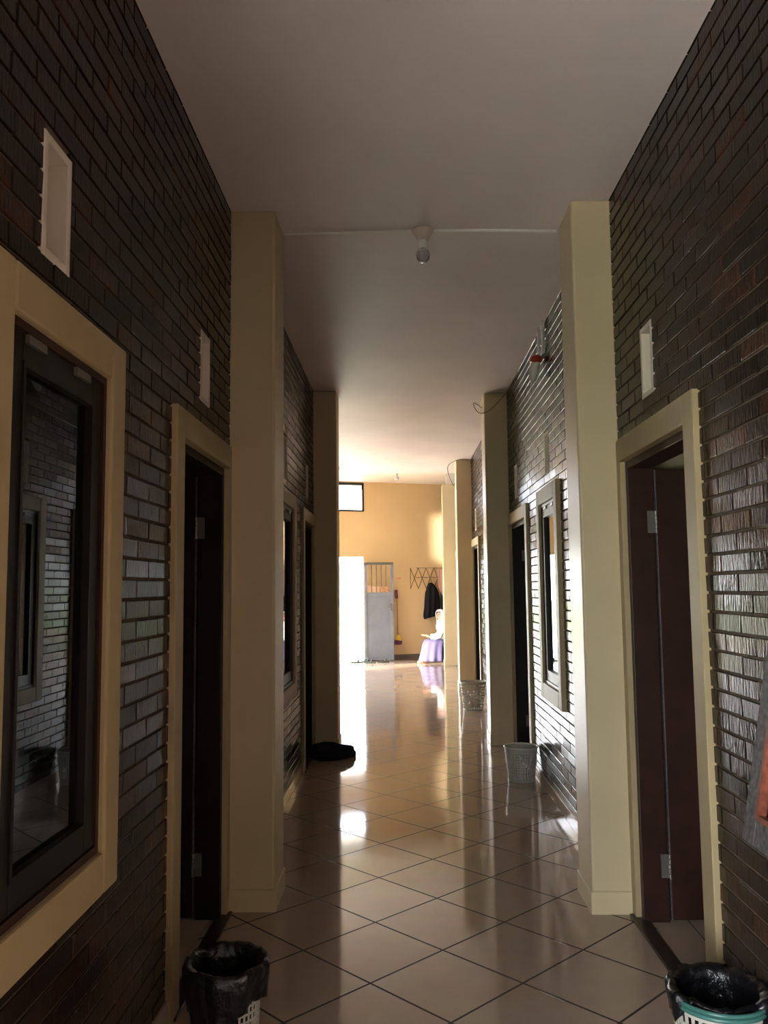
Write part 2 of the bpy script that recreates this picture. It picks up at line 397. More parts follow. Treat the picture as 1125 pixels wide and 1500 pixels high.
# ------------------------------------------------------------------ doors
def door(n, xf, side, y0, y1, label, red=True):
    d = empty('door_%d' % n, (xf, (y0+y1)/2, 0), label, 'door', kind='structure')
    X = lambda t: xf + side*t
    W = .105; WF = .062; mb = MB()
    mb.box(X(-.022), X(TH), y0, y0+W, 0, ZD); mb.box(X(-.012), X(TH), y1-WF, y1, 0, ZD); mb.box(X(-.022), X(TH), y0+W, y1-WF, ZD-W, ZD)
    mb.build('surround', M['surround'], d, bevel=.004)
    ya, yb, zt = y0+W, y1-WF, ZD-W; wm = M['wood'] if red else M['darkwood']
    mb = MB(); J = .035
    mb.box(X(.012), X(.125), ya, ya+J, 0, zt); mb.box(X(.012), X(.125), yb-J, yb, 0, zt); mb.box(X(.012), X(.125), ya+J, yb-J, zt-J, zt)
    mb.build('door_frame', wm, d, bevel=.003)
    mb = MB(); hx, hy = X(.135), yb-J-.002; Wd = (yb-ya) - 2*J - .01
    mb.box(hx, hx + side*Wd, hy, hy+.036, .012, zt-.04)
    lf = mb.build('door_leaf', wm, d, bevel=.003)
    mb = MB()
    for t in (0,):   # thin bright edge strip beside the frame
        mb.box(hx - side*.004, hx - side*.0005, hy-.001, hy+.034, .012, zt-.04)
    mb.build('edge_strip', M['sashgrey'], lf)
    for zc in (.24, 1.75):
        mb = MB(); mb.box(X(.095), X(.128), yb-J-.003, yb-J+.001, zc-.05, zc+.05)
        for q in range(5):
            mb.tube([(X(.132), yb-J-.006, zc-.05+q*.0205), (X(.132), yb-J-.006, zc-.05+q*.0205+.017)], .0065, 10)
        mb.build('hinge', M['steel'], d)['label'] = 'small steel hinge'
    mb = MB(); mb.box(X(-.03), X(.035), y0+W*.3, y1-.02, 0, .012)
    mb.build('threshold', M['sill'], d, bevel=.003)
door(1, XL, -1, *D_L[0], 'open dark door in a cream surround, nearest on the left', False)
door(2, XR, 1, *D_R[0], 'open dark red brown door in a cream surround, nearest on the right')
door(3, XL, -1, *D_L[1], 'narrow looking dark doorway before the second left pillar', False)
door(4, XR, 1, *D_R[1], 'dark doorway on the right behind the nearer white basket', False)
door(5, XR, 1, *D_R[2], 'dark doorway on the right behind the farther basket', False)
door(6, XR, 1, *D_R[3], 'farthest doorway on the right, a thin dark strip', False)

# ------------------------------------------------------------------ windows
def window(n, xf, side, y0, y1, label, swing=0.0):
    w_ = empty('window_%d' % n, (xf, (y0+y1)/2, ZW0), label, 'window', kind='structure')
    X = lambda t: xf + side*t
    W = .108; mb = MB(); e = -.03
    mb.box(X(e), X(TH), y0, y0+W, ZW0, ZW1); mb.box(X(e), X(TH), y1-W, y1, ZW0, ZW1)
    mb.box(X(e), X(TH), y0+W, y1-W, ZW0, ZW0+W); mb.box(X(e), X(TH), y0+W, y1-W, ZW1-W, ZW1)
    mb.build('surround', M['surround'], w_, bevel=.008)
    ya, yb, za, zb = y0+W, y1-W, ZW0+W, ZW1-W; T = .02
    mb = MB(); a, b = X(-.012), X(.075)
    mb.box(a, b, ya, ya+T, za, zb); mb.box(a, b, yb-T, yb, za, zb); mb.box(a, b, ya+T, yb-T, za, za+T); mb.box(a, b, ya+T, yb-T, zb-T, zb)
    mb.build('window_frame', M['wood'], w_)
    ya += T+.002; yb -= T+.002; za += T+.002; zb -= T+.002; S = .062
    if swing: za += .037
    ca, sa = math.cos(swing), math.sin(swing)
    def P(t, y, z):     # rotate about the top hinge line, bottom swings into the corridor
        t -= .034; dz = z - zb; dt = t + .004
        return (X(-.004 + dt*ca + dz*sa), y, zb + dz*ca - dt*sa)
    def bx(mb, t0, t1, y_0, y_1, z_0, z_1):
        vs = [P(t0,y_0,z_0),P(t1,y_0,z_0),P(t1,y_1,z_0),P(t0,y_1,z_0),P(t0,y_0,z_1),P(t1,y_0,z_1),P(t1,y_1,z_1),P(t0,y_1,z_1)]
        fs = [(0,3,2,1),(4,5,6,7),(0,1,5,4),(1,2,6,5),(2,3,7,6),(3,0,4,7)]
        mb.add(vs, fs if side > 0 else [tuple(reversed(f)) for f in fs])
    mb = MB()
    for r in ((ya, ya+S, za, zb), (yb-S, yb, za, zb), (ya+S, yb-S, za, za+S), (ya+S, yb-S, zb-S, zb)): bx(mb, .028, .062, *r)
    sash = mb.build('sash', M['sashgrey'] if swing else M['darkwood'], w_, bevel=.002)
    mb = MB(); g = .012
    for r in ((ya+S, ya+S+g, za+S, zb-S), (yb-S-g, yb-S, za+S, zb-S), (ya+S+g, yb-S-g, za+S, za+S+g), (ya+S+g, yb-S-g, zb-S-g, zb-S)): bx(mb, .024, .05, *r)
    mb.build('glazing_bead', M['sashred'] if swing else M['darkwood'], sash)
    mb = MB(); bx(mb, .044, .046, ya+S, yb-S, za+S, zb-S); mb.build('pane', M['glass'], sash)
    for f in (.22, .72):
        mb = MB(); yy = ya + (yb-ya)*f
        bx(mb, .018, .029, yy-.045, yy+.045, zb-.022, zb-.002)
        mb.build('hinge', M['steel'], w_)
window(2, XL, -1, *W_L[0], 'large cream framed window at the left edge with dark mirror like glass')
window(3, XR, 1, *W_R[0], 'open top hung window with a red brown bead at the right edge', math.radians(10.5))
window(4, XL, -1, *W_L[1], 'window between the two left pillars seen almost edge on')
window(5, XR, 1, *W_R[1], 'cream framed window past the nearest right pillar reflecting the bright doorway')
window(6, XR, 1, *W_R[2], 'window on the right wall beyond the second right pillar')
window(7, XR, 1, *W_R[3], 'window on the right wall before the farthest doorway')

# ------------------------------------------------------------------ ceiling lamp and conduit
def lamp(x, y, z, label, s=1.0):
    l = empty('ceiling_lamp', (x, y, z), label, 'lamp')
    mb = MB(); mb.lathe([(0,0),(.055*s,0),(.055*s,-.014*s),(.042*s,-.022*s),(.036*s,-.05*s),(.026*s,-.056*s),(0,-.056*s)], (x,y,z), 28)
    mb.build('lamp_socket', M['socket'], l, smooth=True)
    mb = MB(); mb.lathe([(0,-.055*s),(.019*s,-.055*s),(.019*s,-.095*s),(.022*s,-.105*s),(0,-.105*s)], (x,y,z), 20)
    mb.build('bulb_neck', M['bulbwhite'], l, smooth=True)
    b = MB(); b.lathe([(.022*s,-.103*s),(.034*s,-.118*s),(.038*s,-.135*s),(.034*s,-.155*s),(.022*s,-.170*s),(.009*s,-.177*s),(.0005,-.178*s)], (x,y,z), 24)
    bo = b.build('bulb_glass', M['clear'], l, smooth=True)
    pts = [(x + .014*s*math.cos(t*.7), y + .014*s*math.sin(t*.7), z - .106*s - .0016*s*t) for t in range(38)]
    b = MB(); b.tube(pts, .0042*s, 6); b.build('spiral_tube', M['bulbwhite'], bo, smooth=True)
lamp(.128, 4.19, ZC, 'bare bulb in a round cream socket on the near corridor ceiling', 1.0)
lamp(-.085, 15.2, 3.64, 'small bare bulb under the bright hall ceiling near the end wall', 1.2)
mb = MB()
mb.tube([(-.60, 4.20, ZC-.006), (-.3, 4.196, ZC-.0065), (.07, 4.19, ZC-.006)], .0075, 10)
tag(mb.build('conduit', M['conduit'], smooth=True), 'white conduit from the left pillar to the ceiling lamp', 'conduit', 'white conduits on the corridor ceiling')
mb = MB(); mb.tube([(.185, 4.19, ZC-.006), (.5, 4.2, ZC-.007), (.828, 4.225, ZC-.006)], .0075, 10)
tag(mb.build('conduit', M['conduit'], smooth=True), 'white conduit from the ceiling lamp to the right pillar', 'conduit', 'white conduits on the corridor ceiling')

# wall lamp with two conduits on the right wall
wl = empty('wall_lamp', (XR, 5.85, 2.93), 'clear pointed bulb in a red socket high on the right brick wall', 'lamp')
for yy, zz in ((5.72, 3.09), (5.90, 3.08)):
    mb = MB(); mb.tube([(XR-.016, yy, ZC), (XR-.016, yy, zz)], .012, 10); mb.build('conduit', M['conduit'], wl, smooth=True)
mb = MB(); mb.lathe([(0,.05),(.03,.05),(.045,.035),(.045,.01),(.032,0),(0,0)], (XR-.05, 5.82, 3.045), 20)
mb.build('lamp_socket', M['redsocket'], wl, smooth=True)
mb = MB(); c0 = Vector((XR-.05, 5.82, 3.05)); ax = Vector((-.03, .02, -.15))
mb.tube([c0 + ax*t for t in (0, .15, .5, .75, .92, 1.0)], [.026, .034, .037, .028, .014, .002], 16)
mb.build('bulb_glass', M['bulbwhite'], wl, smooth=True)
# loose wires on the pillars
def bez(pts, n=10):
    out = []; P = [Vector(p) for p in pts]; P = [P[0]] + P + [P[-1]]
    for i in range(1, len(P)-2):
        for k in range(n):
            t = k/n; a, b, c, d = P[i-1:i+3]
            out.append(.5*((2*b) + (c-a)*t + (2*a-5*b+4*c-d)*t*t + (3*b-a-3*c+d)*t**3))
    return out + [P[-2]]
mb = MB(); mb.tube(bez([(.79,7.95,3.19), (.70,7.80,3.205), (.71,7.80,3.15), (.76,7.82,3.11), (.86,7.86,3.15), (1.01,7.84,3.30)]), .0035, 6)
tag(mb.build('loose_wire', M['wire'], smooth=True), 'thin loose wire looping round the top of the second right pillar', 'wire')
mb = MB(); mb.tube(bez([(1.01,12.05,3.31), (.85,12.0,3.31), (.70,12.0,3.24), (.68,12.0,3.13), (.75,12.05,2.95), (.79,12.2,2.97)]), .0045, 6)
tag(mb.build('loose_wire', M['wire'], smooth=True), 'thin loose wire hanging from the top of the third right pillar', 'wire')

# ------------------------------------------------------------------ baskets
def basket_mesh(mb, c, rb, rt, h, ncol, rows, hole_lo, hole_hi, frac=.55, holes_ok=None):
    # grid cylinder with rectangular holes left out
    hs = [0]; flags = []
    zz = h*hole_lo; hs.append(zz); flags.append(False)
    step = h*(hole_hi-hole_lo)/rows
    for r in range(rows):
        hs.append(zz + step*.72); flags.append(True); zz += step; hs.append(zz); flags.append(False)
    hs.append(h); flags.append(False)
    angs = []; hol = []
    for k in range(ncol):
        a = 2*PI*k/ncol; angs.append(a); hol.append(True); angs.append(a + 2*PI/ncol*frac); hol.append(False)
    n = len(angs); vs = []; fs = []
    for z in hs:
        r = rb + (rt-rb)*z/h
        for a in angs: vs.append((c[0]+r*math.cos(a), c[1]+r*math.sin(a), c[2]+z))
    for i, fl in enumerate(flags):
        for k in range(n):
            if fl and hol[k] and (holes_ok is None or holes_ok(angs[k], hs[i]/h)): continue
            fs.append((i*n+k, i*n+(k+1) % n, (i+1)*n+(k+1) % n, (i+1)*n+k))
    b = len(vs); vs.append((c[0], c[1], c[2]+.003))
    for k in range(n): fs.append((b, (k+1) % n, k))
    mb.add(vs, fs)
def torus(mb, c, R, r, n=48):
    pts = [(c[0]+R*math.cos(2*PI*k/n), c[1]+R*math.sin(2*PI*k/n), c[2]) for k in range(n)]
    rings = []
    for k, p in enumerate(pts):
        a = 2*PI*k/n
        rings.append([(p[0]+r*math.cos(t)*math.cos(a), p[1]+r*math.cos(t)*math.sin(a), p[2]+r*math.sin(t)) for t in [2*PI*j/8 for j in range(8)]])
    rings.append(rings[0]); mb.rings(rings, False)
def basket(c, rb, rt, h, ncol, rows, label, m, rim, lo=.08, hi=.86, frac=.55, holes_ok=None):
    e = empty('waste_basket', c, label, 'basket')
    mb = MB(); basket_mesh(mb, c, rb, rt, h, ncol, rows, lo, hi, frac, holes_ok); mb.build('basket_body', m, e, solid=.003)
    mb = MB(); torus(mb, (c[0], c[1], c[2]+h), rt+.002, .006)
    mb.build('rim', rim, e, smooth=True)
    mb = MB(); torus(mb, (c[0], c[1], c[2]+.005), rb, .004); mb.build('base_ring', m, e, smooth=True); return e
def bag(parent, c, rt, h, low, seed, lift=.0):
    # a bin liner: inside pouch, folded over the rim, hanging outside down to low(angle)
    rnd = random.Random(seed); n = 72; ph = [rnd.uniform(0, 6.28) for _ in range(6)]
    rings = []
    def wob(a, s): return s*(math.sin(5*a+ph[0]) + .7*math.sin(9*a+ph[1]) + .5*math.sin(16*a+ph[2]) + .4*math.sin(23*a+ph[3]))
    prof_in = [(.15, .35), (.55, .36), (.80, .55), (.86, .8), (.88, .95), (.895, 1.03)]
    def g(a):
        t = max(0, min(1, low(a)/.14)); return t*t*(3-2*t)
    for f, z in prof_in:
        w = .02 if f < .85 else .004
        rings.append([(c[0]+rt*f*(1+wob(2*PI*k/n, w))*math.cos(2*PI*k/n), c[1]+rt*f*(1+wob(2*PI*k/n, w))*math.sin(2*PI*k/n), c[2]+h*z+wob(2*PI*k/n+1, .003)) for k in range(n)])
    for q, (dr, dz) in enumerate([(.0, .018), (.014, .024), (.022, .012)]):
        ring = []
        for k in range(n):
            a = 2*PI*k/n; G = g(a); r = G*(rt+dr+wob(a, .003)) + (1-G)*(rt*.93 - .001*q)
            ring.append((c[0]+r*math.cos(a), c[1]+r*math.sin(a), c[2]+h+dz*G - (1-G)*.008+wob(a+2, .002)))
        rings.append(ring)
    for f in (.2, .45, .7, .9, 1.0):
        ring = []
        for k in range(n):
            a = 2*PI*k/n; L = max(low(a), .03)*h; z = h - L*f; G = g(a)
            rr = G*(rt - .033*(h-z)/h + .021 - .006*f + wob(a, .0028*(1+f))) + (1-G)*(rt*.92)
            ring.append((c[0]+rr*math.cos(a), c[1]+rr*math.sin(a), c[2]+z-(1-G)*.01+wob(a+f, .002)))
        rings.append(ring)
    mb = MB(); mb.rings(rings, False)
    b = len(mb.v); mb.v.append((c[0], c[1], c[2]+h*.34))
    for k in range(n): mb.f.append((b, (k+1) % n, k)); mb.m.append(0)
    o = mb.build('bin_liner', M['bag'], parent, smooth=True, solid=.0012); o['label'] = 'black plastic bin liner folded over the rim'
# camera-facing direction is -y (angle -pi/2)
def angd(a, b): return abs((a-b+PI) % (2*PI) - PI)
cl = (-.560, 2.68, 0)
bl = basket(cl, .090, .110, .305, 40, 11, 'white lattice basket with a black liner hanging low, bottom left', M['white_pl'], M['white_pl'], frac=.62)
bag(bl, cl, .110, .305, lambda a: .27 + .27*math.exp(-(angd(a, -2.0)/.9)**2) + .03*math.sin(3*a), 3)
cr = (.868, 2.46, 0)
brk = basket(cr, .100, .126, .325, 36, 9, 'white lattice basket with a teal rim and black liner, bottom right', M['white_pl'], M['teal'], frac=.55, hi=.935,
             holes_ok=lambda a, z: True)
mb = MB(); torus(mb, (cr[0], cr[1], cr[2]+.312), .127, .007); mb.build('rim_band', M['teal'], brk, smooth=True)
bag(brk, cr, .120, .327, lambda a: (0 if angd(a, -1.75) < .85 else .18*min(1, (angd(a, -1.75)-.85)/.25)) + .45*math.exp(-(angd(a, -.35)/.38)**2), 9)
b2 = basket((.885, 6.50, 0), .098, .124, .252, 36, 10, 'empty white perforated basket by the second right pillar', M['grey_pl'], M['white_pl'], frac=.45)
b3 = basket((.835, 10.22, 0), .118, .155, .325, 26, 9, 'larger wire look basket holding crumpled litter, farther down on the right', M['grey_pl'], M['grey_pl'], frac=.72, lo=.03, hi=.95)
rn = random.Random(4)
for i in range(7):
    a = rn.uniform(0, 6.28); r = rn.uniform(0, .07); a = i*2.1; r = .052 if i < 5 else .03; c = (.835+r*math.cos(a), 10.22+r*math.sin(a), .05+.072*(i//3))
    mb = MB(); rings = []
    for q in range(1, 6):
        t = PI*q/6; rings.append([(c[0]+.036*math.sin(t)*math.cos(p)*rn.uniform(.7,1.2), c[1]+.036*math.sin(t)*math.sin(p)*rn.uniform(.7,1.2), c[2]+.034*math.cos(t)) for p in [2*PI*j/9 for j in range(9)]])
    mb.rings(rings); tag(mb.build('crumpled_paper', M['trash']), 'crumpled pale paper ball lying in the farther wire look basket', 'litter', 'paper balls in the far basket')

# ------------------------------------------------------------------ bunched floor mat
rn = random.Random(11); mb = MB(); n = 40; rings = []
cm = Vector((-.66, 7.42, 0))
for q in range(9):
    t = q/8; z = .105*math.sin(PI*min(t*1.05, 1)*.5)**.8; s = math.cos(t*PI/2)**.45 if t < 1 else .02
    rings.append([(cm.x + (.205 + .022*math.sin(4*a+1) + .012*math.sin(9*a) + .008*rn.uniform(-1,1))*s*math.cos(a) ,
                   cm.y + (.17 + .02*math.sin(3*a) + .008*rn.uniform(-1,1))*s*math.sin(a), .002 + z*(1+.12*math.sin(3*a+t*4)+.05*rn.uniform(-1,1))) for a in [2*PI*k/n for k in range(n)]])
mb.rings(rings); tag(mb.build('floor_mat', M['mat'], smooth=True), 'dark bunched up mat, lens flare blue in its colour, on the floor before the second left pillar', 'mat')

# ------------------------------------------------------------------ steel gate leaf standing open against the end wall
g = empty('gate_leaf', (-.48, 16.96, 0), 'blue grey steel door leaf with a barred top, open against the end wall', 'door')
gx0, gx1, gy, gt = -.775, -.185, 16.93, .04
mb = MB(); f = .05
mb.box(gx0, gx0+f, gy, gy+gt, .02, 1.97); mb.box(gx1-f-.01, gx1, gy, gy+gt, .02, 1.97)
mb.box(gx0+f, gx1-f, gy, gy+gt, .02, .08); mb.box(gx0+f, gx1-f, gy, gy+gt, 1.30, 1.37)
mb.build('gate_frame', M['gate'], g, bevel=.004)
mb = MB(); mb.box(gx0, gx1, gy-.003, gy+gt+.003, 1.93, 1.98); mb.build('top_rail', M['gatedark'], g)
mb = MB(); mb.box(gx0+f, gx1-f, gy+.016, gy+.024, .08, 1.30); mb.build('sheet_panel', M['gate'], g)
for i in range(4):
    x = gx0 + f + (gx1-gx0-2*f)*(i+1)/5; mb = MB(); mb.box(x-.009, x+.009, gy+.01, gy+.03, 1.37, 1.93); mb.build('bar', M['gatedark'], g)
mb = MB(); mb.box(gx0+f, gx0+.30, gy+.012, gy+.022, 1.37, 1.50); mb.build('lower_plate', mat('peach_plate', (.55,.38,.27), .6), g)
mb = MB(); mb.box(gx0+.31, gx1-.11, gy+.006, gy+.02, 1.38, 1.49); mb.build('paper_notice', mat('brown_notice', (.42,.24,.13), .7, noise=(30,.5)), g)
mb = MB(); mb.tube(bez([(gx1-.03, gy, 1.13), (gx1-.055, gy-.03, 1.12), (gx1-.055, gy-.03, 1.03), (gx1-.03, gy, 1.02)]), .007, 8); mb.box(gx1-.1, gx1-.09, gy-.012, gy, 1.05, 1.13)
mb.build('handle', M['gatedark'], g)
# broom hanging on the wall behind the gate edge
bx_, by_ = -.10, endp(-.1)-.075
b = empty('broom', (bx_, by_, .3), 'broom with yellow collar and purple bristles hanging beside the open steel door', 'broom')
mb = MB(); mb.tube([(bx_-.03, by_, 1.40), (bx_-.005, by_, .46)], .010, 8); mb.build('stick', M['stick'], b, smooth=True)
mb = MB(); mb.tube([(bx_-.032, by_, 1.42), (bx_-.027, by_, 1.24)], .03, 10); mb.build('grip', M['purple'], b, smooth=True)
mb = MB(); mb.add([(bx_-.03,by_-.02,.50),(bx_+.03,by_-.02,.50),(bx_+.03,by_+.02,.50),(bx_-.03,by_+.02,.50),(bx_-.06,by_-.025,.40),(bx_+.075,by_-.025,.38),(bx_+.075,by_+.025,.38),(bx_-.06,by_+.025,.40)],
  [(0,1,2,3),(7,6,5,4),(0,4,5,1),(1,5,6,2),(2,6,7,3),(3,7,4,0)]); mb.build('collar', M['yellow'], b, bevel=.006)
mb = MB(); rn = random.Random(3)
for i in range(60):
    u = rn.random(); x = bx_-.07+u*.15; y = by_+rn.uniform(-.02,.02); mb.tube([(x*1.0, y, .40-.02*u), (x+rn.uniform(-.03,.03)-.02, y, .315+rn.uniform(-.02,.03))], .006, 4)
mb.build('bristles', M['purple'], b)
mb = MB(); mb.box(-.13, -.03, endp(-.13)-.006, endp(-.13)+.05, 1.64, 1.67)
tag(mb.build('wall_sticker', M['sticker']), 'small faded pink sticker on the end wall beside the steel door', 'sticker')

# ------------------------------------------------------------------ lattice coat rack with clothes
rk = empty('coat_rack', (.52, endp(.52), 1.65), 'folding brown lattice coat rack on the end wall', 'coat rack')
rx0, rx1, rz0, rz1 = .165, .99, 1.44, 1.87; ncell = 5; cw = (rx1-rx0)/ncell
for i in range(ncell):
    for s in (0, 1):
        mb = MB(); xa = rx0+i*cw; xb = xa+cw
        pa = (xa, endp(xa)-.02-.008*s, rz1 if s else rz0); pb = (xb, endp(xb)-.02-.008*s, rz0 if s else rz1)
        mb.tube([pa, pb], .006, 4); mb.build('lattice_bar', M['lattice'], rk)
mb = MB()
for z in (rz1, (rz0+rz1)/2+.02):
    mb.tube([(rx0+.12, endp(rx0+.12)-.018, z), (rx1, endp(rx1)-.018, z)], .004, 4)
mb.tube([(rx0, endp(rx0)-.018, rz0), (rx0, endp(rx0)-.018, rz1)], .005, 4)
mb.build('rail', M['lattice'], rk)
for i in range(1, ncell):
    x = rx0+i*cw; mb = MB(); y = endp(x)-.03; mb.tube([(x, y+.02, 1.66), (x, y-.05, 1.67)], .007, 6); mb.build('peg', M['lattice'], rk)
def garment(name, secs, y, m, label, cat, seed, th=.05):
    # secs: (z, x0, x1) from top to bottom
    rnd = random.Random(seed); ph = rnd.uniform(0, 6); n = 36; rings = []
    for i, (z, a, b_) in enumerate(secs):
        ring = []
        f = i/(len(secs)-1); cx = (a+b_)/2; hw = (b_-a)/2
        for k in range(n):
            t = 2*PI*k/n; x = cx + hw*math.cos(t)
            fold = (.006+.022*f)*math.sin(x*55+ph+f*2) + .008*f*math.sin(x*110+ph)
            ring.append((x, y(x) - th*.6 + (th*.5*math.sin(t)) + fold*(1 if math.sin(t) < 0 else .3)*abs(math.sin(t)), z + .012*f*math.sin(x*40+ph)))
        rings.append(ring)
    mb = MB(); mb.rings(rings); return tag(mb.build(name, m, smooth=True), label, cat)
ey = lambda x: endp(x)-.05
garment('coat', [(1.56,.56,.61),(1.53,.53,.65),(1.45,.50,.71),(1.35,.465,.755),(1.2,.45,.77),(1.05,.44,.77),(.95,.425,.77),(.90,.42,.73),(.86,.42,.66),(.82,.44,.54)], ey, M['blackcloth'],
        'long black hooded coat hanging from the lattice rack', 'coat', 2, .12)
garment('dark_garment', [(1.42,.80,.86),(1.36,.79,.93),(1.2,.79,.95),(1.05,.79,.95),(.97,.80,.95)], lambda x: endp(x)-.045, M['greycloth'],
        'dark grey garment hanging half behind the far pillar', 'garment', 5, .08)
garment('shawl', [(1.87,.74,.80),(1.84,.73,.95),(1.65,.735,.95),(1.45,.755,.94),(1.30,.82,.93)], lambda x: endp(x)-.14, M['pinkcloth'],
        'pale pink cloth draped over the right end of the lattice rack', 'shawl', 8, .05)

# ------------------------------------------------------------------ sandals by the doorway
def sandal(x, y, rz, label):
    e = empty('sandal', (x, y, 0), label, 'sandal', 'dark sandals by the bright doorway')
    c, s = math.cos(rz), math.sin(rz)
    T = lambda u, v, z: (x + u*c - v*s, y + u*s + v*c, z)
    rings = []
    for z in (.001, .02):
        rings.append([T(.12*math.cos(t), .042*math.sin(t)*(1+.25*math.cos(t)), z) for t in [2*PI*k/20 for k in range(20)]])
    mb = MB(); mb.rings(rings); mb.build('sole', M['sandal'], e)
    mb = MB(); mb.tube([T(.03, -.048, .015), T(.045, -.03, .05), T(.06, 0, .062), T(.045, .03, .05), T(.03, .048, .015)], .012, 6); mb.build('strap', M['sandal'], e)
sandal(-.93, 16.58, .3, 'dark sandal at the left of the pair row in the bright doorway')
sandal(-.76, 16.80, .9, 'dark sandal lying turned in the middle of the doorway')
sandal(-.66, 16.52, -.2, 'dark sandal just left of the steel door foot')
sandal(-.40, 16.60, .2, 'dark sandal in front of the steel door')

# ------------------------------------------------------------------ seated person
per = empty('person', (.70, 16.45, 0), 'seated person in white scarf and shirt and lavender skirt beside the farthest pillar', 'person')
PY = 16.42; PX = -.05
ORG[per.name] = Vector((.75, 16.45, 0))
def skin_obj(name, verts, edges, radii, root, m, parent, sub=2):
    me = bpy.data.meshes.new(name); o0 = ORG[parent.name]
    me.from_pydata([tuple(Vector(v)-o0) for v in verts], edges, []); me.materials.append(m)
    o = bpy.data.objects.new(name, me); C.objects.link(o); o.parent = parent; ORG[o.name] = o0
    md = o.modifiers.new('skin', 'SKIN'); md.use_smooth_shade = True
    me.update()
    sl = me.skin_vertices[0].data
    for i, r in enumerate(radii): sl[i].radius = r if isinstance(r, tuple) else (r, r)
    sl[root].use_root = True
    s = o.modifiers.new('sub', 'SUBSURF'); s.levels = sub; s.render_levels = sub
    return o
V = []; E = []; Rr = []
def jn(p, r, par=None):
    V.append(p); Rr.append(r); i = len(V)-1
    if par is not None: E.append((par, i))
    return i
pel = jn((.93, PY+.06, .37), (.13,.12))
sp = jn((.91, PY+.05, .50), (.105,.09), pel); ch = jn((.87, PY+.03, .64), (.12,.095), sp)
nb = jn((.83, PY+.01, .755), (.05,.05), ch); nk = jn((.805, PY, .81), (.04,.042), nb)
h1 = jn((.785, PY, .865), (.062,.068), nk); h2 = jn((.775, PY, .93), (.075,.078), h1); h3 = jn((.782, PY, .985), (.052,.055), h2)
for s in (-1, 1):
    sh = jn((.85, PY+.02+s*.13, .70), .045, ch)
    el = jn((.74, PY+s*.20, .52), .034, sh); fa = jn((.63, PY+s*.13, .50), .029, el); wr = jn((.555, PY+s*.065, .505), .019, fa)
    pm = jn((.515, PY+s*.045, .515), (.026,.016), wr)
    for q in range(4):
        b0 = jn((.488, PY+s*.045+(q-1.5)*.016, .522-.002*q), .0085, pm)
        L = (.030, .036, .033, .026)[q]
        b1 = jn((.488-L, PY+s*.035+(q-1.5)*.017, .530), .0080, b0); b2_ = jn((.488-L*1.7, PY+s*.030+(q-1.5)*.016, .522), .0065, b1)
    t0 = jn((.520, PY+s*.018, .535), .0095, pm); t1 = jn((.492, PY+s*.008, .548), .0085, t0)
    hp = jn((.90, PY+.04+s*.09, .34), .095, pel)
    kn = jn((.53+.03*s, PY+s*.11, .385), .058, hp); cf = jn((.54+.03*s, PY+s*.10, .24), .045, kn); an = jn((.52+.04*s, PY-.02+s*.09, .07), .028, cf)
    mf = jn((.44+.04*s, PY-.06+s*.09, .035), (.026,.034), an); to = jn((.355+.04*s, PY-.08+s*.09, .024), (.018,.034), mf)
body = skin_obj('body', V, E, Rr, pel, M['skin'], per)
# face, turned three quarters towards the viewer
FD = Vector((-.66, -.75, 0)).normalized(); FP = Vector((-FD.y, FD.x, 0)); HC = Vector((.777, PY, 0))
def fp(r, sd_, z): return tuple(HC + FD*r + FP*sd_ + Vector((0, 0, z)))
mb = MB(); mb.tube([fp(.070,0,.945), fp(.086,0,.912), fp(.074,0,.902)], [.006,.012,.008], 8)
mb.build('nose', M['skin'], per, smooth=True)
for s_ in (-1, 1):
    mb = MB(); mb.lathe([(0,-.008),(.007,-.006),(.011,0),(.007,.006),(0,.008)], fp(.066, s_*.028, .938), 10); mb.build('eye', M['hair'], per, smooth=True)
mb = MB(); mb.tube([fp(.064,-.022,.882), fp(.073,0,.879), fp(.064,.022,.882)], [.004,.008,.004], 6); mb.build('lips', M['lip'], per, smooth=True)
mb = MB(); mb.tube([fp(.052,-.045,.975), fp(.066,-.02,.993), fp(.070,0,.998), fp(.066,.02,.993), fp(.052,.045,.975)], .012, 8); mb.build('hair', M['hair'], per, smooth=True)
# scarf: opening at the face (towards -x), flows down over the chest
def loft(name, secs, m, parent, n=40, fold=0, fz=6, skip=None, solid=.006):
    rings = []
    for i, (c, u, v) in enumerate(secs):
        c, u, v = Vector(c), Vector(u), Vector(v); f = i/(len(secs)-1)
        rings.append([c + u*math.cos(t)*(1+fold*f*math.sin(fz*t+f*2)) + v*math.sin(t)*(1+fold*f*math.sin(fz*t+1)) for t in [2*PI*k/n for k in range(n)]])
    mb = MB(); mb.rings(rings, False)
    if skip:
        keep = [i for i, fc in enumerate(mb.f) if not skip(sum((Vector(mb.v[q]) for q in fc), Vector())/len(fc))]
        mb.f = [mb.f[i] for i in keep]; mb.m = [mb.m[i] for i in keep]
    return mb.build(name, m, parent, smooth=True, solid=solid)
P_ = lambda x, dy, z: (x, PY+dy, z)
loft('headscarf', [(P_(.785,0,1.032),(.006,0,0),(0,.006,0)), (P_(.785,0,1.026),(.05,0,0),(0,.045,0)), (P_(.783,0,.995),(.086,0,0),(0,.080,0)), (P_(.782,0,.94),(.092,0,0),(0,.092,0)),
     (P_(.790,0,.88),(.090,0,0),(0,.088,0)), (P_(.800,.0,.83),(.088,0,0),(0,.085,0)), (P_(.815,.01,.78),(.105,0,0),(0,.12,0)), (P_(.83,.02,.70),(.135,0,0),(0,.175,0)), (P_(.85,.02,.62),(.15,0,-.02),(0,.19,0))],
     M['hijab'], per, fold=.06, fz=7, skip=lambda p: .852 < p.z < 1.0 and (Vector((p.x, p.y, 0))-HC).normalized().dot(FD) > .70)
